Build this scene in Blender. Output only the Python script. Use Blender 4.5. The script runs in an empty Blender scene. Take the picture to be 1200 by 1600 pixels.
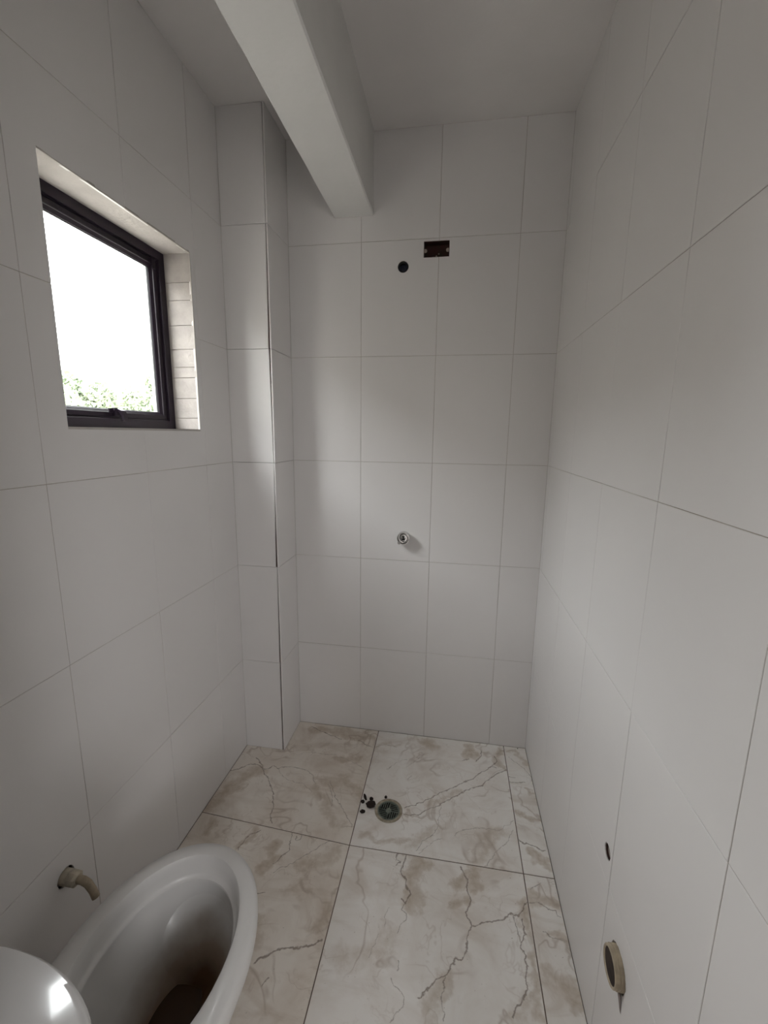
import bpy, bmesh, math, random
from mathutils import Vector, Matrix, noise
random.seed(7)
PI = math.pi
scene = bpy.context.scene
C = scene.collection

# ------------------------------------------------------------------ camera
cam_d = bpy.data.cameras.new('camera')
cam_d.sensor_fit = 'HORIZONTAL'; cam_d.sensor_width = 36.0
cam_d.lens = 36.0 * 670.87 / 1200.0
cam_d.clip_start = 0.01; cam_d.clip_end = 500
cam = bpy.data.objects.new('camera', cam_d); C.objects.link(cam)
cam.matrix_world = (Matrix.Translation((-0.3928, -1.8991, 1.4643)) @ Matrix.Rotation(0.158, 4, 'Z')
                    @ Matrix.Rotation(PI/2 - 0.1791, 4, 'X') @ Matrix.Rotation(0.0121, 4, 'Z'))
scene.camera = cam

# ------------------------------------------------------------------ world (bright overcast sky)
SKY = 15.0
world = bpy.data.worlds.new('overcast_sky'); scene.world = world; world.use_nodes = True
wn, wl = world.node_tree.nodes, world.node_tree.links
wn.clear()
w_out = wn.new('ShaderNodeOutputWorld'); w_bg = wn.new('ShaderNodeBackground')
w_tc = wn.new('ShaderNodeTexCoord'); w_sep = wn.new('ShaderNodeSeparateXYZ'); w_ramp = wn.new('ShaderNodeValToRGB')
wl.new(w_tc.outputs['Generated'], w_sep.inputs[0]); wl.new(w_sep.outputs['Z'], w_ramp.inputs[0])
w_ramp.color_ramp.elements[0].position = 0.0; w_ramp.color_ramp.elements[0].color = (0.62, 0.62, 0.615, 1)
w_ramp.color_ramp.elements[1].position = 1.0; w_ramp.color_ramp.elements[1].color = (1.0, 1.0, 1.03, 1)
wl.new(w_ramp.outputs[0], w_bg.inputs['Color']); w_bg.inputs['Strength'].default_value = SKY
wl.new(w_bg.outputs[0], w_out.inputs['Surface'])

def portal(name, loc, rot, sx, sy):
    l = bpy.data.lights.new(name, 'AREA'); l.shape = 'RECTANGLE'; l.size = sx; l.size_y = sy
    l.cycles.is_portal = True
    o = bpy.data.objects.new(name, l); C.objects.link(o); o.location = loc; o.rotation_euler = rot
    return o
portal('window_portal', (-1.50, -0.707, 1.769), (0, -PI/2, 0), 0.59, 0.55)
portal('hall_portal', (0.64, -3.4, 1.4), (0, PI/2, 0), 0.8, 0.8)

scene.view_settings.view_transform = 'Standard'; scene.view_settings.look = 'None'
scene.view_settings.gamma = 1; scene.view_settings.use_curve_mapping = False
scene.view_settings.exposure = 0.88

# ------------------------------------------------------------------ materials
def mat(name, col, rough=0.5, metal=0.0, var=0.0, vscale=8.0, bump=0.0, bscale=120.0, coat=0.0, col2=None, spec=0.5):
    m = bpy.data.materials.new(name); m.use_nodes = True
    n, l = m.node_tree.nodes, m.node_tree.links
    b = n['Principled BSDF']
    b.inputs['Base Color'].default_value = (*col, 1); b.inputs['Roughness'].default_value = rough
    b.inputs['Metallic'].default_value = metal; b.inputs['Coat Weight'].default_value = coat
    b.inputs['Coat Roughness'].default_value = 0.05; b.inputs['Specular IOR Level'].default_value = spec
    g = n.new('ShaderNodeNewGeometry')
    if var > 0 or col2:
        t = n.new('ShaderNodeTexNoise'); t.inputs['Scale'].default_value = vscale; t.inputs['Detail'].default_value = 4
        l.new(g.outputs['Position'], t.inputs['Vector'])
        r = n.new('ShaderNodeValToRGB'); r.color_ramp.elements[0].position = 0.35; r.color_ramp.elements[1].position = 0.68
        c2 = col2 or tuple(c*(1-var) for c in col)
        r.color_ramp.elements[0].color = (*c2, 1); r.color_ramp.elements[1].color = (*col, 1)
        l.new(t.outputs['Fac'], r.inputs[0]); l.new(r.outputs[0], b.inputs['Base Color'])
    if bump > 0:
        t2 = n.new('ShaderNodeTexNoise'); t2.inputs['Scale'].default_value = bscale; t2.inputs['Detail'].default_value = 5
        l.new(g.outputs['Position'], t2.inputs['Vector'])
        bp = n.new('ShaderNodeBump'); bp.inputs['Strength'].default_value = bump; bp.inputs['Distance'].default_value = 0.004
        l.new(t2.outputs['Fac'], bp.inputs['Height']); l.new(bp.outputs[0], b.inputs['Normal'])
    return m

M = {}
M['tile'] = mat('white_wall_tile', (0.80, 0.775, 0.765), 0.30, var=0.02, vscale=3, bump=0.03, bscale=5)
M['grout'] = mat('wall_grout', (0.66, 0.62, 0.58), 0.9, col2=(0.34, 0.29, 0.25), vscale=3.5)
M['floor_grout'] = mat('floor_grout', (0.22, 0.165, 0.13), 0.9, var=0.3, vscale=15)
M['ceiling'] = mat('ceiling_plaster', (0.82, 0.79, 0.775), 0.95, var=0.05, vscale=4, bump=0.15, bscale=60)
M['beam'] = mat('beam_plaster', (0.80, 0.79, 0.77), 0.9, var=0.04, vscale=6, bump=0.2, bscale=50)
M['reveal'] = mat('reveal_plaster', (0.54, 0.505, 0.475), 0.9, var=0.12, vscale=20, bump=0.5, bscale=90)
M['jamb'] = mat('darkened_jamb_plaster', (0.42, 0.385, 0.36), 0.9, var=0.15, vscale=25, bump=0.6, bscale=110)  # reveal plaster coloured darker to hold down the light on this jamb
M['exterior'] = mat('exterior_render', (0.80, 0.80, 0.78), 0.9)
M['mortar'] = mat('brown_mortar', (0.06, 0.028, 0.02), 0.95, var=0.4, vscale=40)
M['frame'] = mat('dark_aluminium', (0.014, 0.008, 0.016), 0.42, metal=0.0, spec=0.35)
M['rubber'] = mat('black_rubber', (0.012, 0.012, 0.014), 0.6)
M['ceramic'] = mat('toilet_ceramic', (0.72, 0.705, 0.70), 0.14, coat=0.5)
M['chrome'] = mat('chrome', (0.72, 0.71, 0.70), 0.14, metal=1.0)
M['dark'] = mat('dark_recess', (0.012, 0.010, 0.010), 0.8)
M['water'] = mat('murky_water', (0.065, 0.032, 0.014), 0.25, spec=0.15)
M['pvc'] = mat('cream_pvc', (0.52, 0.43, 0.31), 0.55, var=0.35, vscale=45)
M['pvc_white'] = mat('pale_pvc', (0.62, 0.55, 0.44), 0.6, var=0.3, vscale=60)
M['redbox'] = mat('dark_red_box', (0.045, 0.008, 0.006), 0.7, col2=(0.03, 0.018, 0.008), vscale=40)
M['bluepipe'] = mat('blue_black_plug', (0.012, 0.016, 0.04), 0.35)
M['ear'] = mat('dusty_metal', (0.35, 0.29, 0.25), 0.6)
M['drain_rim'] = mat('stained_drain_rim', (0.42, 0.37, 0.29), 0.6, col2=(0.24, 0.20, 0.14), vscale=60)
M['grate'] = mat('grey_green_grate', (0.19, 0.215, 0.18), 0.35, col2=(0.09, 0.11, 0.09), vscale=50)
M['soil'] = mat('dark_soil', (0.022, 0.012, 0.009), 0.9)
M['leaf'] = mat('tree_leaves', (0.27, 0.31, 0.21), 0.7, col2=(0.20, 0.245, 0.16), vscale=1.5)
M['bark'] = mat('tree_bark', (0.12, 0.09, 0.06), 0.9)
M['ground'] = mat('outdoor_ground', (0.30, 0.285, 0.26), 0.95, var=0.3, vscale=0.5)
M['blocker'] = mat('sky_blocker_surface', (0.30, 0.28, 0.25), 0.95, var=0.2, vscale=2)
M['hall'] = mat('hall_plaster', (0.70, 0.68, 0.66), 0.9)
M['pipe_dark'] = mat('dark_pipe_inside', (0.045, 0.028, 0.02), 0.9, var=0.6, vscale=90)  # mottled dark brown for the bore of the pipe stub
M['smear'] = mat('grey_mortar_smear', (0.36, 0.30, 0.28), 0.9, var=0.3, vscale=80)

# glass: clear pane that lets daylight in
g = bpy.data.materials.new('window_glass'); g.use_nodes = True; M['glass'] = g
n, l = g.node_tree.nodes, g.node_tree.links; n.clear()
o_ = n.new('ShaderNodeOutputMaterial'); mx = n.new('ShaderNodeMixShader'); tr = n.new('ShaderNodeBsdfTransparent')
gl = n.new('ShaderNodeBsdfGlossy'); gl.inputs['Roughness'].default_value = 0.02; fr = n.new('ShaderNodeFresnel'); fr.inputs[0].default_value = 1.45
tr.inputs[0].default_value = (0.95, 0.97, 0.96, 1)
gg = n.new('ShaderNodeNewGeometry'); inv = n.new('ShaderNodeMath'); inv.operation = 'SUBTRACT'; inv.inputs[0].default_value = 1.0; l.new(gg.outputs['Backfacing'], inv.inputs[1])
fm = n.new('ShaderNodeMath'); fm.operation = 'MULTIPLY'; l.new(fr.outputs[0], fm.inputs[0]); l.new(inv.outputs[0], fm.inputs[1])
l.new(fm.outputs[0], mx.inputs[0]); l.new(tr.outputs[0], mx.inputs[1]); l.new(gl.outputs[0], mx.inputs[2]); l.new(mx.outputs[0], o_.inputs[0])

# toilet bowl ceramic with a brown waste stain low inside the bowl
def stained_ceramic():
    m = mat('stained_ceramic', (0.72, 0.705, 0.69), 0.34, coat=0.12)
    n, l = m.node_tree.nodes, m.node_tree.links; b = n['Principled BSDF']
    g = n.new('ShaderNodeNewGeometry'); t = n.new('ShaderNodeTexNoise'); t.inputs['Scale'].default_value = 14; t.inputs['Detail'].default_value = 5
    l.new(g.outputs['Position'], t.inputs['Vector'])
    d = n.new('ShaderNodeVectorMath'); d.operation = 'SUBTRACT'; d.inputs[1].default_value = STAIN_C
    l.new(g.outputs['Position'], d.inputs[0])
    s = n.new('ShaderNodeVectorMath'); s.operation = 'MULTIPLY'; s.inputs[1].default_value = (1/0.10, 1/0.15, 1/0.12)
    l.new(d.outputs[0], s.inputs[0])
    le = n.new('ShaderNodeVectorMath'); le.operation = 'LENGTH'; l.new(s.outputs[0], le.inputs[0])
    a = n.new('ShaderNodeMath'); a.operation = 'MULTIPLY_ADD'; a.inputs[1].default_value = 0.5; l.new(t.outputs['Fac'], a.inputs[0]); l.new(le.outputs['Value'], a.inputs[2])
    r = n.new('ShaderNodeValToRGB'); l.new(a.outputs[0], r.inputs[0])
    e = r.color_ramp.elements
    e[0].position = 0.42; e[0].color = (0.10, 0.05, 0.022, 1); e[1].position = 1.0; e[1].color = (0.72, 0.705, 0.69, 1)
    x = e.new(0.70); x.color = (0.33, 0.26, 0.20, 1)
    mr = n.new('ShaderNodeMapRange'); mr.inputs['From Min'].default_value = 0.9; mr.inputs['From Max'].default_value = 1.6
    l.new(a.outputs[0], mr.inputs['Value'])
    # rescale for ramp
    sc = n.new('ShaderNodeMath'); sc.operation = 'MULTIPLY'; sc.inputs[1].default_value = 0.6; l.new(a.outputs[0], sc.inputs[0]); l.new(sc.outputs[0], r.inputs[0])
    n.remove(mr)
    l.new(r.outputs[0], b.inputs['Base Color'])
    return m
STAIN_C = (-0.93, -1.225, 0.165)
M['bowl'] = stained_ceramic()

# ---- marble floor tiles: the veins of every tile as polylines measured on the floor (metres)
VEINS = {
 'BL': [
  ('v', 3, 0.75, [(-1.318,-0.370), (-1.276,-0.356), (-1.244,-0.322), (-1.198,-0.316), (-1.162,-0.336), (-1.141,-0.325), (-1.131,-0.311), (-1.101,-0.320)]),
  ('v', 2.5, 0.5, [(-1.101,-0.320), (-1.095,-0.309), (-1.036,-0.304), (-0.975,-0.310), (-0.946,-0.332), (-0.921,-0.368)]),
  ('v', 3, 0.7, [(-1.231,-0.277), (-1.183,-0.313), (-1.153,-0.364), (-1.123,-0.381), (-1.100,-0.416), (-1.068,-0.460), (-1.046,-0.511), (-1.039,-0.554), (-1.021,-0.585)]),
  ('v', 2, 0.4, [(-1.102,-0.327), (-1.064,-0.366), (-1.015,-0.380), (-0.972,-0.381), (-0.917,-0.417)]),
  ('v', 2, 0.55, [(-0.862,-0.348), (-0.811,-0.431), (-0.763,-0.484), (-0.716,-0.547)]),
  ('v', 3, 0.7, [(-1.047,-0.030), (-0.980,-0.058), (-0.902,-0.087), (-0.873,-0.091)]),
  ('v', 3, 0.7, [(-0.795,-0.083), (-0.758,-0.104), (-0.721,-0.117)]),
  ('v', 2, 0.35, [(-1.058,-0.227), (-0.990,-0.199), (-0.927,-0.203), (-0.872,-0.196)]),
  ('v', 3, 0.35, [(-0.864,-0.366), (-0.826,-0.426), (-0.819,-0.472)]),
  ('v', 2, 0.35, [(-0.850,-0.205), (-0.776,-0.232), (-0.735,-0.253)]),
  ('s', 28, 0.5, [(-1.034,-0.044), (-0.934,-0.044), (-0.783,-0.064)]),
  ('s', 30, 0.4, [(-0.936,-0.038), (-0.739,-0.045)]),
  ('s', 35, 0.45, [(-1.255,-0.452), (-1.230,-0.386), (-1.178,-0.341)]),
  ('s', 30, 0.45, [(-1.301,-0.555), (-1.271,-0.487), (-1.222,-0.446)]),
  ('s', 30, 0.42, [(-0.902,-0.355), (-0.801,-0.338), (-0.726,-0.392)]),
  ('s', 30, 0.35, [(-0.918,-0.393), (-0.823,-0.502), (-0.777,-0.551)]),
  ('s', 18, 0.4, [(-0.867,-0.228), (-0.761,-0.200)]),
 ],
 'BC': [
  ('v', 3, 0.85, [(-0.532,-0.425), (-0.492,-0.409), (-0.443,-0.375), (-0.399,-0.335), (-0.347,-0.300), (-0.300,-0.261), (-0.258,-0.234), (-0.207,-0.180), (-0.170,-0.145), (-0.149,-0.149)]),
  ('v', 3, 0.85, [(-0.528,-0.460), (-0.475,-0.455), (-0.452,-0.430), (-0.409,-0.404), (-0.372,-0.371), (-0.320,-0.330), (-0.274,-0.290), (-0.219,-0.260), (-0.175,-0.210), (-0.138,-0.177), (-0.105,-0.154)]),
  ('v', 2, 0.5, [(-0.386,-0.385), (-0.390,-0.427), (-0.394,-0.485), (-0.407,-0.521), (-0.449,-0.560), (-0.469,-0.601)]),
  ('v', 2, 0.4, [(-0.377,-0.536), (-0.409,-0.550), (-0.436,-0.583), (-0.457,-0.611)]),
  ('v', 2, 0.45, [(-0.334,-0.515), (-0.304,-0.486), (-0.250,-0.473), (-0.196,-0.464), (-0.167,-0.466), (-0.134,-0.436), (-0.105,-0.415)]),
  ('v', 2, 0.5, [(-0.118,-0.457), (-0.142,-0.507), (-0.187,-0.559), (-0.218,-0.605), (-0.236,-0.622)]),
  ('v', 2, 0.45, [(-0.709,-0.118), (-0.659,-0.092), (-0.604,-0.099)]),
  ('v', 2, 0.4, [(-0.628,-0.244), (-0.598,-0.201), (-0.551,-0.168)]),
  ('v', 2, 0.4, [(-0.546,-0.215), (-0.507,-0.170), (-0.474,-0.118)]),
  ('v', 2.5, 0.5, [(-0.531,-0.282), (-0.516,-0.261)]),
  ('v', 2.5, 0.7, [(-0.301,-0.134), (-0.268,-0.118)]),
  ('v', 3, 0.75, [(-0.210,-0.051), (-0.213,-0.093), (-0.240,-0.128)]),
  ('v', 3, 0.7, [(-0.150,-0.082), (-0.139,-0.110), (-0.166,-0.139)]),
  ('s', 28, 0.6, [(-0.266,-0.039), (-0.275,-0.093), (-0.231,-0.086)]),
  ('s', 20, 0.55, [(-0.124,-0.036), (-0.140,-0.120), (-0.115,-0.154)]),
  ('s', 28, 0.5, [(-0.487,-0.034), (-0.424,-0.067)]),
  ('s', 18, 0.35, [(-0.669,-0.566), (-0.582,-0.583), (-0.491,-0.555)]),
  ('s', 25, 0.3, [(-0.488,-0.586), (-0.411,-0.501)]),
  ('s', 30, 0.3, [(-0.240,-0.512), (-0.167,-0.473), (-0.245,-0.592)]),
  ('s', 18, 0.3, [(-0.435,-0.397), (-0.320,-0.309)]),
  ('s', 20, 0.25, [(-0.711,-0.107), (-0.592,-0.075)]),
 ],
 'BR': [
  ('v', 2, 0.6, [(-0.084,-0.071), (-0.063,-0.098), (-0.035,-0.122), (-0.004,-0.173), (0.001,-0.231)]),
  ('v', 2.5, 0.7, [(-0.100,-0.190), (-0.075,-0.192)]),
  ('v', 2.5, 0.7, [(-0.099,-0.223), (-0.035,-0.212)]),
  ('v', 3, 0.85, [(-0.100,-0.493), (-0.086,-0.503), (-0.065,-0.504), (-0.038,-0.515), (-0.011,-0.522)]),
  ('s', 14, 0.55, [(-0.097,-0.354), (-0.058,-0.375), (-0.003,-0.392)]),
  ('s', 16, 0.6, [(-0.053,-0.529), (-0.041,-0.554), (-0.009,-0.575)]),
  ('s', 15, 0.5, [(-0.029,-0.246), (-0.013,-0.268)]),
  ('s', 14, 0.4, [(-0.088,-0.037), (-0.049,-0.030), (-0.011,-0.100)]),
 ],
 'FL': [
  ('v', 2.5, 0.7, [(-0.928,-0.610), (-0.924,-0.640), (-0.917,-0.669), (-0.935,-0.703), (-0.953,-0.732)]),
  ('v', 2.5, 0.6, [(-0.903,-0.631), (-0.910,-0.617)]),
  ('v', 2.5, 0.6, [(-0.895,-0.604), (-0.890,-0.626), (-0.900,-0.633)]),
  ('v', 2, 0.5, [(-0.750,-0.607), (-0.790,-0.619), (-0.830,-0.659), (-0.861,-0.693), (-0.889,-0.718), (-0.939,-0.754)]),
  ('v', 4, 0.8, [(-0.887,-1.007), (-0.875,-0.991), (-0.847,-0.976), (-0.825,-0.964), (-0.801,-0.955), (-0.777,-0.948), (-0.748,-0.941), (-0.729,-0.930), (-0.717,-0.923)]),
  ('v', 3, 0.6, [(-1.095,-0.704), (-1.097,-0.687), (-1.085,-0.647), (-1.052,-0.620)]),
  ('v', 2.5, 0.6, [(-0.964,-0.831), (-0.942,-0.824)]),
  ('v', 3, 0.6, [(-0.837,-1.032), (-0.843,-1.047), (-0.843,-1.053)]),
  ('s', 26, 0.6, [(-0.978,-0.664), (-0.963,-0.710), (-0.974,-0.749)]),
  ('s', 20, 0.5, [(-1.073,-0.629), (-1.095,-0.685)]),
  ('s', 30, 0.35, [(-0.862,-0.716), (-0.795,-0.695), (-0.744,-0.648)]),
  ('s', 26, 0.35, [(-0.714,-0.835), (-0.754,-0.899)]),
  ('s', 26, 0.3, [(-0.924,-0.886), (-0.906,-0.958)]),
  ('s', 30, 0.3, [(-0.880,-0.809), (-0.823,-0.775)]),
  ('s', 20, 0.5, [(-1.249,-0.654), (-1.250,-0.627), (-1.240,-0.609)]),
 ],
 'FC': [
  ('v', 3.5, 0.75, [(-0.499,-0.620), (-0.507,-0.647), (-0.513,-0.683), (-0.496,-0.704), (-0.487,-0.732), (-0.474,-0.746), (-0.483,-0.768), (-0.489,-0.783), (-0.501,-0.767)]),
  ('v', 2.5, 0.5, [(-0.489,-0.783), (-0.495,-0.798), (-0.481,-0.809), (-0.478,-0.818), (-0.487,-0.833), (-0.501,-0.867)]),
  ('v', 3, 0.65, [(-0.531,-0.617), (-0.536,-0.644), (-0.521,-0.645), (-0.531,-0.670)]),
  ('v', 2, 0.35, [(-0.535,-0.804), (-0.545,-0.826), (-0.542,-0.852)]),
  ('v', 2, 0.35, [(-0.556,-0.879), (-0.567,-0.914), (-0.576,-0.939)]),
  ('v', 2.5, 0.5, [(-0.491,-0.933), (-0.491,-0.955)]),
  ('v', 2.5, 0.45, [(-0.505,-0.976), (-0.498,-0.989), (-0.464,-1.009), (-0.464,-1.031), (-0.496,-1.064)]),
  ('s', 30, 0.62, [(-0.452,-0.638), (-0.473,-0.682), (-0.465,-0.720), (-0.467,-0.779)]),
  ('s', 20, 0.45, [(-0.452,-0.638), (-0.416,-0.627)]),
  ('s', 45, 0.2, [(-0.509,-0.884), (-0.550,-0.932), (-0.646,-0.959)]),
  ('v', 3.5, 0.75, [(-0.311,-0.632), (-0.303,-0.652), (-0.291,-0.673), (-0.292,-0.709), (-0.281,-0.735), (-0.289,-0.754), (-0.298,-0.775), (-0.290,-0.793), (-0.281,-0.812)]),
  ('v', 3.5, 0.75, [(-0.281,-0.812), (-0.252,-0.795), (-0.221,-0.789), (-0.184,-0.775), (-0.164,-0.755), (-0.146,-0.760), (-0.129,-0.747), (-0.107,-0.712)]),
  ('v', 3, 0.75, [(-0.281,-0.812), (-0.298,-0.843), (-0.297,-0.870), (-0.312,-0.901), (-0.331,-0.901), (-0.354,-0.940), (-0.384,-0.961), (-0.427,-1.007)]),
  ('v', 2.5, 0.55, [(-0.358,-0.947), (-0.367,-0.988), (-0.364,-1.018), (-0.360,-1.043)]),
  ('v', 3.5, 0.8, [(-0.129,-0.766), (-0.124,-0.806), (-0.144,-0.840), (-0.131,-0.858), (-0.135,-0.903), (-0.145,-0.950), (-0.186,-1.002)]),
  ('v', 3, 0.55, [(-0.151,-0.761), (-0.147,-0.797), (-0.142,-0.824)]),
  ('s', 22, 0.65, [(-0.334,-0.692), (-0.284,-0.664)]),
  ('s', 22, 0.65, [(-0.324,-0.756), (-0.295,-0.728)]),
  ('s', 22, 0.6, [(-0.268,-0.641), (-0.270,-0.691)]),
  ('s', 22, 0.65, [(-0.115,-0.729), (-0.115,-0.788)]),
  ('s', 14, 0.45, [(-0.113,-0.804), (-0.119,-0.913), (-0.122,-0.992)]),
  ('s', 28, 0.45, [(-0.354,-0.953), (-0.411,-1.010)]),
  ('s', 45, 0.25, [(-0.392,-0.992), (-0.386,-1.050)]),
  ('s', 30, 0.25, [(-0.147,-0.966), (-0.168,-1.008)]),
 ],
 'FR': [
  ('v', 2.5, 0.6, [(-0.099,-0.713), (-0.070,-0.706), (-0.045,-0.719), (-0.019,-0.721), (-0.018,-0.736), (-0.009,-0.737)]),
  ('v', 2.5, 0.5, [(-0.070,-0.788), (-0.044,-0.800), (-0.013,-0.808)]),
  ('v', 2, 0.5, [(-0.059,-0.647), (-0.048,-0.638), (-0.087,-0.669)]),
  ('s', 20, 0.5, [(-0.082,-0.696), (-0.015,-0.703)]),
  ('s', 16, 0.4, [(-0.056,-0.794), (-0.011,-0.802)]),
  ('s', 22, 0.45, [(-0.076,-0.872), (-0.026,-0.898), (-0.024,-0.948)]),
  ('s', 16, 0.6, [(-0.031,-0.949), (-0.009,-0.964)]),
 ],
}

def seg_group():
    ng = bpy.data.node_groups.new('vein_segment', 'ShaderNodeTree')
    I = ng.interface
    for nm, ty in (('P', 'NodeSocketVector'), ('A', 'NodeSocketVector'), ('BA', 'NodeSocketVector'), ('Inv', 'NodeSocketFloat'), ('InvW', 'NodeSocketFloat'), ('S', 'NodeSocketFloat'), ('Prev', 'NodeSocketFloat')):
        I.new_socket(nm, in_out='INPUT', socket_type=ty)
    I.new_socket('Out', in_out='OUTPUT', socket_type='NodeSocketFloat')
    n, l = ng.nodes, ng.links
    gi, go = n.new('NodeGroupInput'), n.new('NodeGroupOutput')
    def vm(op):
        x = n.new('ShaderNodeVectorMath'); x.operation = op; return x
    def ma(op):
        x = n.new('ShaderNodeMath'); x.operation = op; return x
    pa = vm('SUBTRACT'); l.new(gi.outputs['P'], pa.inputs[0]); l.new(gi.outputs['A'], pa.inputs[1])
    dt = vm('DOT_PRODUCT'); l.new(pa.outputs[0], dt.inputs[0]); l.new(gi.outputs['BA'], dt.inputs[1])
    h = ma('MULTIPLY'); h.use_clamp = True; l.new(dt.outputs['Value'], h.inputs[0]); l.new(gi.outputs['Inv'], h.inputs[1])
    sc = vm('SCALE'); l.new(gi.outputs['BA'], sc.inputs[0]); l.new(h.outputs[0], sc.inputs['Scale'])
    df = vm('DISTANCE'); l.new(pa.outputs[0], df.inputs[0]); l.new(sc.outputs[0], df.inputs[1])
    t = ma('MULTIPLY_ADD'); l.new(df.outputs['Value'], t.inputs[0]); l.new(gi.outputs['InvW'], t.inputs[1]); l.new(gi.outputs['S'], t.inputs[2])
    mxm = ma('MAXIMUM'); l.new(t.outputs[0], mxm.inputs[0]); l.new(gi.outputs['Prev'], mxm.inputs[1])
    l.new(mxm.outputs[0], go.inputs[0])
    return ng
SEG = seg_group()
def n_one(n):
    v = n.new('ShaderNodeValue'); v.outputs[0].default_value = 1.0; return v.outputs[0]
def marble(name, veins, seed, reg=None):
    m = bpy.data.materials.new(name); m.use_nodes = True
    n, l = m.node_tree.nodes, m.node_tree.links; b = n['Principled BSDF']
    b.inputs['Roughness'].default_value = 0.33
    g = n.new('ShaderNodeNewGeometry')
    off = n.new('ShaderNodeVectorMath'); off.operation = 'ADD'; off.inputs[1].default_value = (seed*3.7, seed*1.3, seed)
    l.new(g.outputs['Position'], off.inputs[0])
    def nz(scale, detail=4, rough=0.55, dist=0.0, src=None):
        t = n.new('ShaderNodeTexNoise'); t.inputs['Scale'].default_value = scale; t.inputs['Detail'].default_value = detail
        t.inputs['Roughness'].default_value = rough; t.inputs['Distortion'].default_value = dist
        l.new((src or off).outputs[0], t.inputs['Vector']); return t
    def warp(scale, amp):
        w = nz(scale, 3)
        s = n.new('ShaderNodeVectorMath'); s.operation = 'SUBTRACT'; s.inputs[1].default_value = (0.5, 0.5, 0.5); l.new(w.outputs['Color'], s.inputs[0])
        k = n.new('ShaderNodeVectorMath'); k.operation = 'MULTIPLY'; k.inputs[1].default_value = (amp, amp, 0); l.new(s.outputs[0], k.inputs[0])
        a = n.new('ShaderNodeVectorMath'); a.operation = 'ADD'; l.new(g.outputs['Position'], a.inputs[0]); l.new(k.outputs[0], a.inputs[1])
        f = n.new('ShaderNodeVectorMath'); f.operation = 'MULTIPLY'; f.inputs[1].default_value = (1, 1, 0); l.new(a.outputs[0], f.inputs[0]); return f
    pv, ps = warp(45, 0.022), warp(17, 0.10)
    def chain(kind, P):
        prev = None
        for k, w, s, pts in veins:
            if k != kind: continue
            for i, (a, c) in enumerate(zip(pts[:-1], pts[1:])):
                mg = w*0.001*1.25 + (0.03 if kind == 's' else 0.012)
                if reg and (max(a[0], c[0]) < reg[0]-mg or min(a[0], c[0]) > reg[1]+mg or max(a[1], c[1]) < reg[2]-mg or min(a[1], c[1]) > reg[3]+mg): continue
                d = (c[0]-a[0], c[1]-a[1]); q = max(d[0]**2+d[1]**2, 1e-7)
                gnode = n.new('ShaderNodeGroup'); gnode.node_tree = SEG
                gnode.inputs['A'].default_value = (a[0], a[1], 0); gnode.inputs['BA'].default_value = (d[0], d[1], 0)
                gnode.inputs['Inv'].default_value = 1/q; gnode.inputs['InvW'].default_value = -s/(w*0.001*(1.0 if kind == 'v' else 1.25)); gnode.inputs['S'].default_value = s
                l.new(P.outputs[0], gnode.inputs['P'])
                if prev: l.new(prev.outputs[0], gnode.inputs['Prev'])
                prev = gnode
        return prev
    v, s = chain('v', pv), chain('s', ps)
    def ramp(src, stops):
        r = n.new('ShaderNodeValToRGB'); l.new(src, r.inputs[0]); e = r.color_ramp.elements
        while len(e) > 2: e.remove(e[-1])
        e[0].position, e[0].color = stops[0]; e[1].position, e[1].color = stops[-1]
        for p, c in stops[1:-1]: e.new(p).color = c
        return r
    def mix(fac, a, c, mode='MIX'):
        x = n.new('ShaderNodeMix'); x.data_type = 'RGBA'; x.blend_type = mode
        l.new(fac, x.inputs[0])
        for i, q in ((6, a), (7, c)):
            if isinstance(q, tuple): x.inputs[i].default_value = q
            else: l.new(q, x.inputs[i])
        return x.outputs[2]
    clouds = ramp(nz(5.5, 5, 0.6, 0.8).outputs['Fac'], [(0.30, (0.72, 0.655, 0.59, 1)), (0.46, (0.84, 0.795, 0.745, 1)), (0.62, (0.90, 0.87, 0.83, 1))])
    # diagonal streaks
    mp = n.new('ShaderNodeMapping'); mp.inputs['Rotation'].default_value = (0, 0, 0.9); mp.inputs['Scale'].default_value = (3.0, 14.0, 1); l.new(off.outputs[0], mp.inputs[0])
    st = ramp(nz(1.0, 6, 0.6, 1.0, mp).outputs['Fac'], [(0.52, (0, 0, 0, 1)), (0.72, (1, 1, 1, 1))])
    k = n.new('ShaderNodeMath'); k.operation = 'MULTIPLY'; k.inputs[1].default_value = 0.30 if name[-2:] in ('BC', 'FC') else 0.5; l.new(st.outputs[0], k.inputs[0])
    col = mix(k.outputs[0], clouds.outputs[0], (0.57, 0.48, 0.39, 1))
    if s:
        gr = nz(60, 3, 0.6)
        q = n.new('ShaderNodeMath'); q.operation = 'MULTIPLY'; l.new(s.outputs[0], q.inputs[0]); l.new(gr.outputs[0], q.inputs[1])
        sr = ramp(q.outputs[0], [(0.03, (0, 0, 0, 1)), (0.12, (0.50, 0.50, 0.50, 1)), (0.36, (1, 1, 1, 1))])
        q2 = n.new('ShaderNodeMath'); q2.operation = 'MULTIPLY'; q2.inputs[1].default_value = 0.75; l.new(sr.outputs[0], q2.inputs[0])
        col = mix(q2.outputs[0], col, (0.47, 0.375, 0.275, 1))
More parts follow.
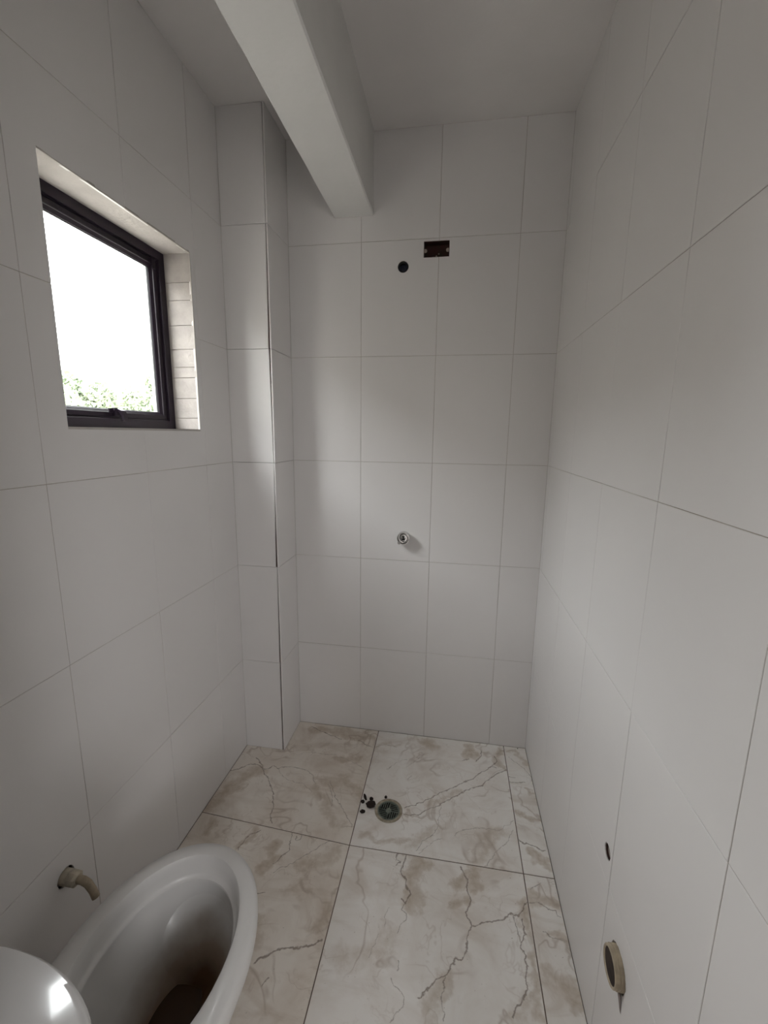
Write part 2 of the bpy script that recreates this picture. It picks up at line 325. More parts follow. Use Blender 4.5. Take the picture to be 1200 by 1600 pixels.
    if v:
        gr = nz(70, 2, 0.6)
        q = n.new('ShaderNodeMath'); q.operation = 'MULTIPLY_ADD'; q.inputs[1].default_value = 0.9; q.inputs[2].default_value = -0.0
        l.new(v.outputs[0], q.inputs[0])
        q3 = n.new('ShaderNodeMath'); q3.operation = 'MULTIPLY'; l.new(q.outputs[0], q3.inputs[0])
        gm = ramp(gr.outputs['Fac'], [(0.3, (0.55, 0.55, 0.55, 1)), (0.6, (1.3, 1.3, 1.3, 1))]); l.new(gm.outputs[0], q3.inputs[1])
        vr = ramp(q3.outputs[0], [(0.05, (0, 0, 0, 1)), (0.55, (1, 1, 1, 1))])
        q4 = n.new('ShaderNodeMath'); q4.operation = 'MULTIPLY'; q4.inputs[1].default_value = 0.72; l.new(vr.outputs[0], q4.inputs[0])
        col = mix(q4.outputs[0], col, (0.17, 0.115, 0.082, 1))
    # fine ridged veining following the noise contours
    for sc_, wd, am, c_ in ((4.2, 0.022, 0.55, (0.42, 0.33, 0.26, 1)), (9.0, 0.018, 0.35, (0.50, 0.41, 0.34, 1))):
        rg = nz(sc_, 3, 0.58, 0.7)
        a1 = n.new('ShaderNodeMath'); a1.operation = 'SUBTRACT'; a1.inputs[1].default_value = 0.5; l.new(rg.outputs['Fac'], a1.inputs[0])
        a2 = n.new('ShaderNodeMath'); a2.operation = 'ABSOLUTE'; l.new(a1.outputs[0], a2.inputs[0])
        a3 = n.new('ShaderNodeMapRange'); a3.inputs['From Min'].default_value = 0.0; a3.inputs['From Max'].default_value = wd
        a3.inputs['To Min'].default_value = am; a3.inputs['To Max'].default_value = 0.0; l.new(a2.outputs[0], a3.inputs['Value'])
        mk = ramp(nz(sc_*0.8+1, 2, 0.5).outputs['Fac'], [(0.46, (0, 0, 0, 1)), (0.60, (1, 1, 1, 1))])
        a4 = n.new('ShaderNodeMath'); a4.operation = 'MULTIPLY'; l.new(a3.outputs[0], a4.inputs[0]); l.new(mk.outputs[0], a4.inputs[1])
        col = mix(a4.outputs[0], col, c_)
    sp = ramp(nz(160, 1, 0.5).outputs['Fac'], [(0.74, (0, 0, 0, 1)), (0.80, (1, 1, 1, 1))])
    k2 = n.new('ShaderNodeMath'); k2.operation = 'MULTIPLY'; k2.inputs[1].default_value = 0.5; l.new(sp.outputs[0], k2.inputs[0])
    col = mix(k2.outputs[0], col, (0.25, 0.18, 0.13, 1))
    if name[-1] == 'L': col = mix(n_one(n), col, (0.955, 0.925, 0.885, 1), 'MULTIPLY')
    l.new(col, b.inputs['Base Color'])
    return m

# ------------------------------------------------------------------ helpers
def link(name, me, m=None, parent=None, **props):
    o = bpy.data.objects.new(name, me); C.objects.link(o)
    if m is not None and me is not None and not me.materials: me.materials.append(M[m] if isinstance(m, str) else m)
    if parent: o.parent = parent
    for k, v in props.items(): o[k] = v
    return o
def mesh_of(bm, name, smooth=False):
    me = bpy.data.meshes.new(name)
    bmesh.ops.recalc_face_normals(bm, faces=bm.faces)
    bm.to_mesh(me); bm.free()
    if smooth:
        for p in me.polygons: p.use_smooth = True
        try: me.set_sharp_from_angle(angle=math.radians(38))
        except Exception: pass
    return me
def box_bm(bm, lo, hi):
    vs = [bm.verts.new((x, y, z)) for x in (lo[0], hi[0]) for y in (lo[1], hi[1]) for z in (lo[2], hi[2])]
    for f in ((0,1,3,2), (4,6,7,5), (0,4,5,1), (2,3,7,6), (0,2,6,4), (1,5,7,3)): bm.faces.new([vs[i] for i in f])
    return vs
def box(name, lo, hi, m, parent=None, **props):
    bm = bmesh.new(); box_bm(bm, lo, hi); return link(name, mesh_of(bm, name), m, parent, **props)
def thing(name, label, cat, loc=(0, 0, 0), group=None):
    o = bpy.data.objects.new(name, None); C.objects.link(o); o.location = loc; o.empty_display_size = 0.05
    o['label'] = label; o['category'] = cat
    if group: o['group'] = group
    return o
def rings(bm, rr, cap0=True, cap1=True):
    """loft a list of closed rings of points"""
    R = [[bm.verts.new(p) for p in r] for r in rr]
    k = len(R[0])
    for a, b in zip(R[:-1], R[1:]):
        for i in range(k): bm.faces.new((a[i], a[(i+1) % k], b[(i+1) % k], b[i]))
    if cap0: bm.faces.new(list(reversed(R[0])))
    if cap1: bm.faces.new(R[-1])
def lathe(name, prof, m, parent=None, axis=(0, 0, 1), loc=(0, 0, 0), seg=32, cap0=True, cap1=True, wob=0.0):
    """profile of (radius, height along axis)"""
    q = Vector((0, 0, 1)).rotation_difference(Vector(axis)).to_matrix()
    bm = bmesh.new(); rr = []
    for r, h in prof:
        rr.append([Vector(loc) + q @ Vector((r*math.cos(2*PI*i/seg)*(1+random.uniform(-wob, wob)), r*math.sin(2*PI*i/seg)*(1+random.uniform(-wob, wob)), h)) for i in range(seg)])
    rings(bm, rr, cap0, cap1)
    return link(name, mesh_of(bm, name, True), m, parent)
def tube(name, pts, rad, m, parent=None, seg=16):
    bm = bmesh.new(); rr = []
    P = [Vector(p) for p in pts]
    for i, p in enumerate(P):
        d = (P[min(i+1, len(P)-1)] - P[max(i-1, 0)]).normalized()
        a = d.orthogonal().normalized() if i == 0 else (a - d*a.dot(d)).normalized()
        b = d.cross(a); r = rad[i] if isinstance(rad, (list, tuple)) else rad
        rr.append([p + a*r*math.cos(2*PI*k/seg) + b*r*math.sin(2*PI*k/seg) for k in range(seg)])
    rings(bm, rr)
    return link(name, mesh_of(bm, name, True), m, parent)
def cyl_cutter(c, axis, r, h, seg=48, wob=0.0):
    rnd = random.Random(3)
    q = Vector((0, 0, 1)).rotation_difference(Vector(axis)).to_matrix(); bm = bmesh.new()
    wb = [1 + rnd.uniform(-wob, wob) for _ in range(seg)]
    rings(bm, [[Vector(c) + q @ Vector((r*wb[i]*math.cos(2*PI*i/seg), r*wb[i]*math.sin(2*PI*i/seg), s*h)) for i in range(seg)] for s in (-1, 1)])
    return link('cutter', mesh_of(bm, 'cutter'))
def cut(o, cutters):
    for c in cutters:
        md = o.modifiers.new('b', 'BOOLEAN'); md.operation = 'DIFFERENCE'; md.object = c; md.solver = 'EXACT'
    bpy.context.view_layer.update()
    dg = bpy.context.evaluated_depsgraph_get()
    me = bpy.data.meshes.new_from_object(o.evaluated_get(dg))
    o.modifiers.clear(); o.data = me
def drop(cutters):
    for c in cutters: bpy.data.objects.remove(c, do_unlink=True)
def tile(parent, O, U, V, N, u0, u1, v0, v1, m='tile', th=0.006, gap=0.0008, tilt=0.10, name='tile', edge=(0, 0), ch=0.0009):
    """a chamfered tile in the plane O + u U + v V with its face towards N; edge widens the gap on the u1 side (bottom, top)"""
    O, U, V, N = Vector(O), Vector(U), Vector(V), Vector(N)
    c = O + U*(u0+u1)/2 + V*(v0+v1)/2
    a, b = (u1-u0)/2 - gap, (v1-v0)/2 - gap
    co = [(-a, -b), (a-edge[0], -b), (a-edge[1], b), (-a, b)]
    ci = [(-a+ch, -b+ch), (a-edge[0]-ch, -b+ch), (a-edge[1]-ch, b-ch), (-a+ch, b-ch)]
    bm = bmesh.new()
    rings(bm, [[U*x + V*y - N*th for x, y in co], [U*x + V*y - N*ch*0.6 for x, y in co], [U*x + V*y for x, y in ci]])
    o = link(name, mesh_of(bm, name), m, parent)
    r = random.Random(int((u0*7 + v0*131 + O.x*17 + O.y*29)*1000))
    t = math.radians(tilt)
    o.matrix_world = Matrix.Translation(c + N*r.uniform(-0.0003, 0.0002)) @ Matrix.Rotation(r.uniform(-t, t), 4, U) @ Matrix.Rotation(r.uniform(-t, t), 4, V)
    return o

# ------------------------------------------------------------------ room shell
H = 0.45
X0, XC, YC, ZC = -1.3094, -1.120, -0.209, 2.640
ROWS = [0.0, 0.442, 0.892, 1.342, 1.792, 2.242, ZC]
YF = -1.74
S = dict(kind='structure')
WY0, WY1, WZ0, WZ1 = -0.43155, -0.98235, 1.4733, 2.06415
B = 0.0015   # how far the tile face stands proud of the grout bed

floor = box('floor', (X0-0.0, -1.86, -0.12), (0.0, 0.0, -B), 'floor_grout', **S)
wr = box('wall_right', (B, -1.86, -0.12), (0.14, 0.14, ZC), 'grout', **S)
wb = box('wall_back', (-1.49, B, -0.12), (0.14+B, 0.15, ZC), 'grout', **S)
wl_ = box('wall_left', (-1.49, -1.86, -0.12), (X0-B, B, ZC), 'grout', **S)
ceil = box('ceiling', (-1.75, -4.15, ZC), (0.75, 0.15, ZC+0.12), 'ceiling', **S)
# wall at the doorway the photograph is taken from
bm = bmesh.new()
box_bm(bm, (X0-B, -1.86, 0), (-0.76, YF, ZC)); box_bm(bm, (-0.04, -1.86, 0), (B, YF, ZC)); box_bm(bm, (-0.76, -1.86, 2.12), (-0.04, YF, ZC))
link('wall_front', mesh_of(bm, 'wall_front'), 'hall', **S)
# hall behind the doorway, lit by its own opening
bm = bmesh.new()
box_bm(bm, (-1.75, -4.0, -0.12), (0.62, -1.86, 0)); link('floor_hall', mesh_of(bm, 'floor_hall'), 'hall', **S)
bm = bmesh.new(); box_bm(bm, (-1.75, -4.15, -0.12), (0.75, -4.0, ZC)); link('wall_hall_far', mesh_of(bm, 'wall_hall_far'), 'hall', **S)
bm = bmesh.new(); box_bm(bm, (-1.75, -4.0, -0.12), (-1.62, -1.86, ZC)); link('wall_hall_left', mesh_of(bm, 'wall_hall_left'), 'hall', **S)
bm = bmesh.new(); box_bm(bm, (-1.75, -1.86, -0.12), (-1.49, -1.74, ZC)); box_bm(bm, (0.14, -1.86, -0.12), (0.75, -1.74, ZC)); link('wall_hall_near', mesh_of(bm, 'wall_hall_near'), 'hall', **S)
bm = bmesh.new()
for lo, hi in (((-4.0, -0.12), (-3.8, ZC)), ((-3.0, -0.12), (-1.86, ZC)), ((-3.8, -0.12), (-3.0, 1.0)), ((-3.8, 1.8), (-3.0, ZC))):
    box_bm(bm, (0.52, lo[0], lo[1]), (0.64, hi[0], hi[1]))
link('wall_hall_right', mesh_of(bm, 'wall_hall_right'), 'hall', **S)

# holes through tiles and walls
BOX = (-0.5455, -0.4425, 2.1715, 2.2320)      # electrical box on the back wall: x0 x1 z0 z1
PORT = (-0.628, 2.141, 0.0225)
c_box = box('cutter', (BOX[0], -0.02, BOX[2]), (BOX[1], 0.05, BOX[3]), None)
c_port = cyl_cutter((PORT[0], 0, PORT[1]), (0, 1, 0), PORT[2], 0.06)
HOLE1 = (-0.978, 0.510, 0.0180); HOLE2 = (-1.091, 0.341, 0.0395)
c_h1 = cyl_cutter((0, HOLE1[0], HOLE1[1]), (1, 0, 0), HOLE1[2], 0.05, wob=0.04)
c_h2 = cyl_cutter((0, HOLE2[0], HOLE2[1]), (1, 0, 0), HOLE2[2]+0.002, 0.06, wob=0.03)
SUP = (-1.140, 0.364)
c_sup = cyl_cutter((X0, SUP[0], SUP[1]), (1, 0, 0), 0.0235, 0.05, wob=0.03)
c_win = box('cutter', (-1.6, WY1-0.001, WZ0-0.001), (-1.2, WY0+0.006, WZ1+0.006), None)
c_wint = box('cutter', (-1.6, WY1, WZ0), (-1.2, WY0, WZ1), None)
DR = (-0.5905, -0.4525)
c_dr = cyl_cutter((DR[0], DR[1], 0), (0, 0, 1), 0.047, 0.045)
cut(wb, [c_box, c_port]); cut(wr, [c_h1, c_h2]); cut(wl_, [c_win, c_sup]); cut(floor, [c_dr])

# floor tiles; the top of each is four coplanar quads, each quad's marble material holding only the veins that cross it
def quarter(t, key, seed):
    bm = bmesh.new(); bm.from_mesh(t.data)
    top = max(bm.faces, key=lambda f: f.calc_center_median().z)
    cm = top.calc_center_median(); vs = sorted(top.verts, key=lambda v: (v.co.y > cm.y, v.co.x > cm.x)); p00, p10, p01, p11 = [v.co.copy() for v in vs]
    corner = {}
    for v, k in zip(vs, ((0, 0), (2, 0), (0, 2), (2, 2))): corner[k] = v
    bm.faces.remove(top)
    for ky in range(3):
        for kx in range(3):
            if (kx, ky) not in corner:
                corner[(kx, ky)] = bm.verts.new((p00.lerp(p10, kx/2)).lerp(p01.lerp(p11, kx/2), ky/2))
    L = t.location
    for ky in range(2):
        for kx in range(2):
            q = [corner[k] for k in ((kx, ky), (kx+1, ky), (kx+1, ky+1), (kx, ky+1))]
            f = bm.faces.new(q)
            xs = [v.co.x+L.x for v in q]; ys = [v.co.y+L.y for v in q]
            t.data.materials.append(marble('marble_'+key, VEINS[key], seed, (min(xs), max(xs), min(ys), max(ys))))
            f.material_index = len(t.data.materials)-1
    bm.to_mesh(t.data); bm.free()
FX = [X0, -0.7085, -0.1015, 0.0]
FY = [0.0, -0.6185, -1.222, -1.74]
for i in range(3):
    for j in range(3):
        key = ('B' if j == 0 else 'F') + 'LCR'[i]
        mm = marble('marble_'+key if j < 2 else 'marble_N'+'LCR'[i], [], 1+i+3*j)
        dy0 = {(0, 0): 0.030}.get((i, j), 0.0)
        y1 = FY[j+1]; y0 = FY[j]
        t = tile(floor, (0, 0, 0), (1, 0, 0), (0, 1, 0), (0, 0, 1), FX[i], FX[i+1], y1, y0, m=mm, tilt=0.02, gap=0.0017, ch=0.0006)
        # the joint left of the drain runs slightly askew
        if i == 0:
            for v in t.data.vertices:
                wx = t.location.x + v.co.x; wy = t.location.y + v.co.y
                if abs(wy - FY[1]) < 0.01: v.co.y += 0.036*(FX[1]-wx)/(FX[1]-X0)
        if j < 2: quarter(t, key, 1+i+3*j)
        if i == 1 and j == 0: cut(t, [c_dr])
        if i == 0 and j == 0:
            c_col = box('cutter', (X0-0.02, YC+0.0005, -0.1), (XC-0.0005, 0.05, 0.1), None); cut(t, [c_col]); drop([c_col])

# back wall tiles
BX = [-1.3094+0.1898, -0.8036, -0.4837, -0.1690, 0.0]
for i in range(4):
    for j in range(6):
        t = tile(wb, (0, 0, 0), (1, 0, 0), (0, 0, 1), (0, -1, 0), BX[i], BX[i+1], ROWS[j], ROWS[j+1], tilt=0.16)
        if i == 2 and j in (4, 5): cut(t, [c_box])
        if i == 1 and j == 4: cut(t, [c_port, c_box])
        elif i == 2 and j == 4: cut(t, [c_port])
# right wall tiles (u runs along -y)
RY = [0.0, 0.0455, 0.3655, 0.6855, 1.0055, 1.3360, 1.6560, 1.74]
for i in range(7):
    for j in range(6):
        t = tile(wr, (0, 0, 0), (0, -1, 0), (0, 0, 1), (-1, 0, 0), RY[i], RY[i+1], ROWS[j], ROWS[j+1], tilt=0.10)
        if j in (0, 1) and i in (3, 4): cut(t, [c_h1, c_h2])
# left wall tiles
LY = [-1.74, -1.696, -1.376, -1.056, -0.722, -0.402, YC+0.0006]
for i in range(6):
    for j in range(6):
        t = tile(wl_, (X0, 0, 0), (0, 1, 0), (0, 0, 1), (1, 0, 0), LY[i], LY[i+1], ROWS[j], ROWS[j+1], tilt=0.10)
        if ROWS[j+1] > WZ0 and ROWS[j] < WZ1 and LY[i+1] > WY1 and LY[i] < WY0:
            cut(t, [c_wint])
            if len(t.data.polygons) == 0: bpy.data.objects.remove(t)
        elif j == 0 and i in (2, 3): cut(t, [c_sup])
drop([c_box, c_port, c_h1, c_h2, c_sup, c_win, c_wint, c_dr])

# boxed-in pipe column in the left corner
col = box('trim_1', (X0-B, YC+0.0065, 0), (XC-0.0065, B, ZC), 'mortar', **S)
col['label'] = 'narrow tiled pipe column in the left corner with a cracked brown edge joint'
EG = [(a*1.45, b*1.45) for a, b in [(0.0042, 0.0040), (0.0045, 0.0022), (0.0055, 0.0008), (0.0012, 0.0042), (0.0052, 0.0022), (0.0015, 0.0022)]]
for j in range(6):
    tile(col, (0, YC, 0), (1, 0, 0), (0, 0, 1), (0, -1, 0), X0, XC-0.006+0.0009, ROWS[j], ROWS[j+1], edge=EG[j], tilt=0.12)
    tile(col, (XC, 0, 0), (0, 1, 0), (0, 0, 1), (1, 0, 0), YC, 0.0, ROWS[j], ROWS[j+1], tilt=0.06)

# thin pale grout beads in the inner corners
M['corner'] = mat('corner_grout', (0.68, 0.65, 0.62), 0.9, var=0.2, vscale=6)
box('corner_grout', (X0-.001, YC-.0012, 0), (X0+.0012, YC+.004, ZC), 'corner', col)
box('corner_grout', (XC-.004, -.0012, 0), (XC+.0012, .001, ZC), 'corner', col)
box('corner_grout', (-.0012, -.0012, 0), (.001, .001, ZC), 'corner', wb)

# plastered beam under the ceiling
bm = bmesh.new(); rr = []
for k in range(30):
    y = 0.0 - 1.745*k/29
    w = lambda s: noise.noise(Vector((s*3.1, y*9, 0.3)))*0.0022
    z0 = 2.338
    rr.append([(-0.918+w(1)+0.004, y, z0+w(2)*.5), (-0.753+w(3)-0.004, y, z0+w(4)*.5), (-0.752+w(3), y, z0+0.004), (-0.752+w(6), y, z0+0.10), (-0.753, y, ZC+0.02), (-0.918, y, ZC+0.02), (-0.918+w(1), y, z0+0.005)])
rings(bm, rr)
link('trim_2', mesh_of(bm, 'trim_2'), 'beam', label='white plastered beam running along under the ceiling', **S)

# ------------------------------------------------------------------ window
win = bpy.data.objects.new('window_1', None); C.objects.link(win); win.location = (-1.43, (WY0+WY1)/2, WZ0)
win['kind'] = 'structure'; win['label'] = 'small dark framed awning window in the left wall'
bpy.context.view_layer.update()
def wchild(o):
    o.parent = win; o.matrix_parent_inverse = win.matrix_world.inverted(); return o
def sweep_rect(name, y0, y1, z0, z1, prof, m):
    bm = bmesh.new(); k = len(prof)
    cs = []
    for cy, cz, sy, sz in ((y0, z0, 1, 1), (y1, z0, -1, 1), (y1, z1, -1, -1), (y0, z1, 1, -1)):
        cs.append([bm.verts.new((x, cy+sy*i, cz+sz*i)) for i, x in prof])
    for a in range(4):
        p, q = cs[a], cs[(a+1) % 4]
        for i in range(k): bm.faces.new((p[i], p[(i+1) % k], q[(i+1) % k], q[i]))
    return wchild(link(name, mesh_of(bm, name), m))
# fixed frame, opening sash, glazing bead, gasket
sweep_rect('frame', WY1, WY0, WZ0, WZ1, [(0, -1.445), (0, -1.4065), (0.001, -1.4055), (0.027, -1.4055), (0.028, -1.4065), (0.028, -1.4125), (0.032, -1.4125), (0.032, -1.445)], 'frame')
sweep_rect('sash', WY1+0.0325, WY0-0.0325, WZ0+0.0325, WZ1-0.0325, [(0, -1.436), (0, -1.4155), (0.001, -1.4145), (0.014, -1.4145), (0.0155, -1.416), (0.0155, -1.419), (0.0235, -1.4255), (0.0245, -1.427), (0.0245, -1.436)], 'frame')
sweep_rect('gasket', WY1+0.0565, WY0-0.0565, WZ0+0.0565, WZ1-0.0565, [(0, -1.4345), (0, -1.4290), (0.0020, -1.4295), (0.0020, -1.4345)], 'rubber')
bm = bmesh.new(); box_bm(bm, (-1.4340, WY1+0.0555, WZ0+0.0555), (-1.4300, WY0-0.0555, WZ1-0.0555))
wchild(link('glass', mesh_of(bm, 'glass'), 'glass'))
# latch on the bottom rail
ly = -0.709
bm = bmesh.new()
box_bm(bm, (-1.4145, ly-0.026, WZ0+0.045), (-1.4085, ly+0.026, WZ0+0.058)); box_bm(bm, (-1.4145, ly-0.012, WZ0+0.036), (-1.402, ly+0.012, WZ0+0.060))
bmesh.ops.bevel(bm, geom=bm.edges[:], offset=0.0012, segments=2, affect='EDGES')
latch = wchild(link('latch', mesh_of(bm, 'latch'), 'frame'))
bm = bmesh.new()
P = [(-1.402, ly, WZ0+0.056), (-1.392, ly+0.004, WZ0+0.050), (-1.388, ly+0.007, WZ0+0.036), (-1.389, ly+0.008, WZ0+0.022)]
rr = []
for i, p in enumerate(P):
    w, t = (0.010, 0.004) if i < 2 else (0.008, 0.003)
    rr.append([(p[0]+a*t, p[1]+b*w, p[2]+a*t*0.5) for a, b in ((-1, -1), (1, -1), (1, 1), (-1, 1))])
rings(bm, rr)
hd = link('latch_handle', mesh_of(bm, 'latch_handle'), 'frame'); hd.parent = latch
for yy in (WY1+0.05, WY0-0.05):
    bm = bmesh.new(); box_bm(bm, (-1.4145, yy-0.008, WZ1-0.062), (-1.409, yy+0.008, WZ1-0.030)); 
    wchild(link('stay', mesh_of(bm, 'stay'), 'frame'))

# plaster lining of the opening: courses on the right jamb, soffit, sill, left jamb; all parts of the left wall
JO = [1.4733, 1.513, 1.583, 1.655, 1.691, 1.752, 1.832, 1.914, 1.972, 2.0642]
rnd = random.Random(5)
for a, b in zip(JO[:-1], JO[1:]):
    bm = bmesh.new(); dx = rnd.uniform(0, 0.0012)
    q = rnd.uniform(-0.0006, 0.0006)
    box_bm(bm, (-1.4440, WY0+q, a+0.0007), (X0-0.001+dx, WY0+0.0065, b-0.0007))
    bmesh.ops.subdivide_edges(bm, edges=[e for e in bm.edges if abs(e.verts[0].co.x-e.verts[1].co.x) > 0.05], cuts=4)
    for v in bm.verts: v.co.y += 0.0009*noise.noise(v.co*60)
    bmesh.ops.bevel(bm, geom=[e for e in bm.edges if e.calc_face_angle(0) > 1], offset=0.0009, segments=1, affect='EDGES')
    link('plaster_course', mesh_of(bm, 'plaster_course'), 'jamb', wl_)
box('exterior_jamb', (-1.49, WY0, WZ0), (-1.4445, WY0+0.0065, WZ1), 'exterior', wl_)
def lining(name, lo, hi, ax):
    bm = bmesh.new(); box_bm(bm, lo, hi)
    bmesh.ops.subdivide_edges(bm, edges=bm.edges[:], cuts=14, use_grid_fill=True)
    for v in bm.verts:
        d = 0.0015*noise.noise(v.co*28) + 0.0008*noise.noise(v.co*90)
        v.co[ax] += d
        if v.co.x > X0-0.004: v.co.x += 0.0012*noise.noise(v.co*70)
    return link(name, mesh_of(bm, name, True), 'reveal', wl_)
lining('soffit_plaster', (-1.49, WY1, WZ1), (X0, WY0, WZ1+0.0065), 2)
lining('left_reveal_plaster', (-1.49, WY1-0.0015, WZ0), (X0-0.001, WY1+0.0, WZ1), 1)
# ragged plaster bead around the chipped edge of the opening
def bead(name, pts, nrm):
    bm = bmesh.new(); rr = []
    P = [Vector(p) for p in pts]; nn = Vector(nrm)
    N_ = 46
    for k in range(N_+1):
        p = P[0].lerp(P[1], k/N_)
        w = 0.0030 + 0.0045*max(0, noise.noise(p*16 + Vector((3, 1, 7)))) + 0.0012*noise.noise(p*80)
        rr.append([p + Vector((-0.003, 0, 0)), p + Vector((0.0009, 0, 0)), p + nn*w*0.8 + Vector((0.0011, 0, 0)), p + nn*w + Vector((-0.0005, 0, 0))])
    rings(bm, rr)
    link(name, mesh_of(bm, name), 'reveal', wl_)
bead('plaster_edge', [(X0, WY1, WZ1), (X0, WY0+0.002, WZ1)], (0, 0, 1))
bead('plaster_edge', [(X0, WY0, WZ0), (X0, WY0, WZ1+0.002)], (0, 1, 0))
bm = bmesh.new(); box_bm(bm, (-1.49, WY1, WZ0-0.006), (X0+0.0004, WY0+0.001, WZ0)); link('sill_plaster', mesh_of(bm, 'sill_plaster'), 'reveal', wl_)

# ------------------------------------------------------------------ toilet
TX = -0.960
def egg(z, w, yf, yb, yc=-1.28, n=72, pw=2.0, cx=TX):
    out = []
    for i in range(n):
        t = 2*PI*i/n; c, s = math.cos(t), math.sin(t)
        if s >= 0: out.append((cx+w*c, yc+(yf-yc)*s, z))
        else:
            e = 2.0/pw
            out.append((cx+w*math.copysign(abs(c)**e, c), yc+(yb-yc)*abs(s)**e, z))
    return out
toilet = thing('toilet', 'white ceramic close-coupled toilet without a seat, against the left wall', 'toilet', (TX, -1.45, 0))
bpy.context.view_layer.update()
def tchild(o, root=None):
    root = root or toilet
    o.parent = root; o.matrix_parent_inverse = root.matrix_world.inverted(); return o
bm = bmesh.new()
outer = [(0, .118, -1.175, -1.70), (.012, .122, -1.170, -1.70), (.03, .116, -1.175, -1.70), (.12, .105, -1.195, -1.69), (.20, .115, -1.165, -1.69), (.27, .145, -1.105, -1.70), (.325, .176, -1.058, -1.712),
         (.36, .190, -1.034, -1.72), (.38, .1945, -1.027, -1.72), (.398, .195, -1.0255, -1.72), (.406, .1915, -1.029, -1.717), (.410, .185, -1.036, -1.71), (.4115, .176, -1.044, -1.70)]
inner = [(.4115, .158, -1.057, -1.475), (.409, .152, -1.063, -1.468), (.402, .1485, -1.0665, -1.463), (.385, .146, -1.069, -1.46), (.366, .1435, -1.072, -1.457), (.359, .140, -1.076, -1.453), (.3565, .1365, -1.081, -1.450), (.352, .135, -1.082, -1.449), (.3505, .137, -1.080, -1.450), (.353, .158, -1.060, -1.467),
         (.340, .158, -1.061, -1.467), (.30, .144, -1.077, -1.455), (.26, .122, -1.100, -1.435), (.22, .093, -1.128, -1.40), (.19, .066, -1.150, -1.36), (.165, .05, -1.165, -1.33), (.14, .03, -1.20, -1.30)]
rings(bm, [egg(z, w, a, b, pw=3.2) for z, w, a, b in outer] + [egg(z, w, a, b, yc=-1.27 if z > .22 else -1.25, pw=2.1) for z, w, a, b in inner])
bowl = tchild(link('bowl', mesh_of(bm, 'bowl', True), 'bowl'))
bm = bmesh.new(); bm.faces.new([bm.verts.new(p) for p in egg(.170, .0518, -1.1625, -1.336, yc=-1.25, pw=2.1)])
w_ = tchild(link('bowl_water', mesh_of(bm, 'bowl_water'), 'water')); w_['label'] = 'dark brown water in the bowl'
# tank and domed lid, elliptical in front and flat behind
def cist(z, w, af, s=1.0, yc=-1.62, yb=-1.735):
    out = []
    for i in range(72):
        t = 2*PI*i/72; c, q = math.cos(t), math.sin(t)
        if q >= 0: out.append((TX+w*s*c, yc+af*s*q, z))
        else: out.append((TX+w*s*math.copysign(abs(c)**0.3, c), yc+(yb-yc)*s*abs(q)**0.3, z))
    return out
bm = bmesh.new()
rings(bm, [cist(.4117, .150, .075), cist(.43, .163, .085), cist(.50, .178, .090), cist(.62, .186, .094), cist(.755, .190, .097)])
tchild(link('tank', mesh_of(bm, 'tank', True), 'ceramic'))
bm = bmesh.new()
lid = [cist(.7555, .190, .096, .995), cist(.756, .198, .102), cist(.760, .2005, .1045), cist(.768, .2005, .1045), cist(.7735, .1985, .103)]
for s in (.97, .93, .86, .76, .64, .5, .35, .2, .08): lid.append(cist(.7765+.020*(1-s*s), .198, .1025, s, yb=-1.735))
lid = lid[:5] + [[(x, y, .767+.011*(1-((x-TX)/.198)**2)+.009*(1-((y+1.62)/.1025)**2)) for x, y, z in r] for r in lid[5:]]
rings(bm, lid)
lo = tchild(link('tank_lid', mesh_of(bm, 'tank_lid', True), 'ceramic'))
lathe('flush_button', [(.021, 0), (.023, .002), (.023, .005), (.019, .0075), (.010, .0068), (.0, .0066)], 'chrome', None, loc=(TX, -1.635, .785), cap1=False)
fb = bpy.data.objects['flush_button']; fb.data.transform(Matrix.Identity(4)); tchild(fb, lo)

# ------------------------------------------------------------------ things on the walls
# electrical box recessed in the back wall
eb = thing('electrical_box', 'open rectangular wall box with dark red inside, high on the back wall', 'electrical box', ((BOX[0]+BOX[1])/2, 0.045, BOX[2]))
bpy.context.view_layer.update()
def child(o, root):
    o.parent = root; o.matrix_parent_inverse = root.matrix_world.inverted(); return o
x0, x1, z0, z1 = BOX
e = 0.0004
bm = bmesh.new(); t = 0.002
box_bm(bm, (x0+e, 0.040, z0+e), (x1-e, 0.046, z1-e))
for lo_, hi_ in (((x0+e, 0.003, z0+e), (x0+t, 0.040, z1-e)), ((x1-t, 0.003, z0+e), (x1-e, 0.040, z1-e)), ((x0+t, 0.003, z0+e), (x1-t, 0.040, z0+t)), ((x0+t, 0.003, z1-t), (x1-t, 0.040, z1-e))): box_bm(bm, lo_, hi_)
child(link('box_shell', mesh_of(bm, 'box_shell'), 'redbox'), eb)
for s, xx in ((1, x0+t), (-1, x1-t)):
    bm = bmesh.new(); pts = []
    zc = (z0+z1)/2 - 0.004
    rr = []
    for dy in (0.004, 0.0055):
        rr.append([(xx, dy, zc-0.007)] + [(xx+s*(0.006+0.0055*math.cos(a)), dy, zc+0.0068*math.sin(a)) for a in [-PI/2+PI*k/8 for k in range(9)]] + [(xx, dy, zc+0.007)])
    rings(bm, rr)
    ear = child(link('screw_ear', mesh_of(bm, 'screw_ear'), 'ear'), eb)
    hole = lathe('screw_hole', [(0.0022, 0), (0.0022, 0.0004)], 'dark', None, axis=(0, -1, 0), loc=(xx+s*0.0065, 0.0038, zc), seg=12); hole.parent = ear; hole.matrix_parent_inverse = Matrix.Translation(-eb.location)
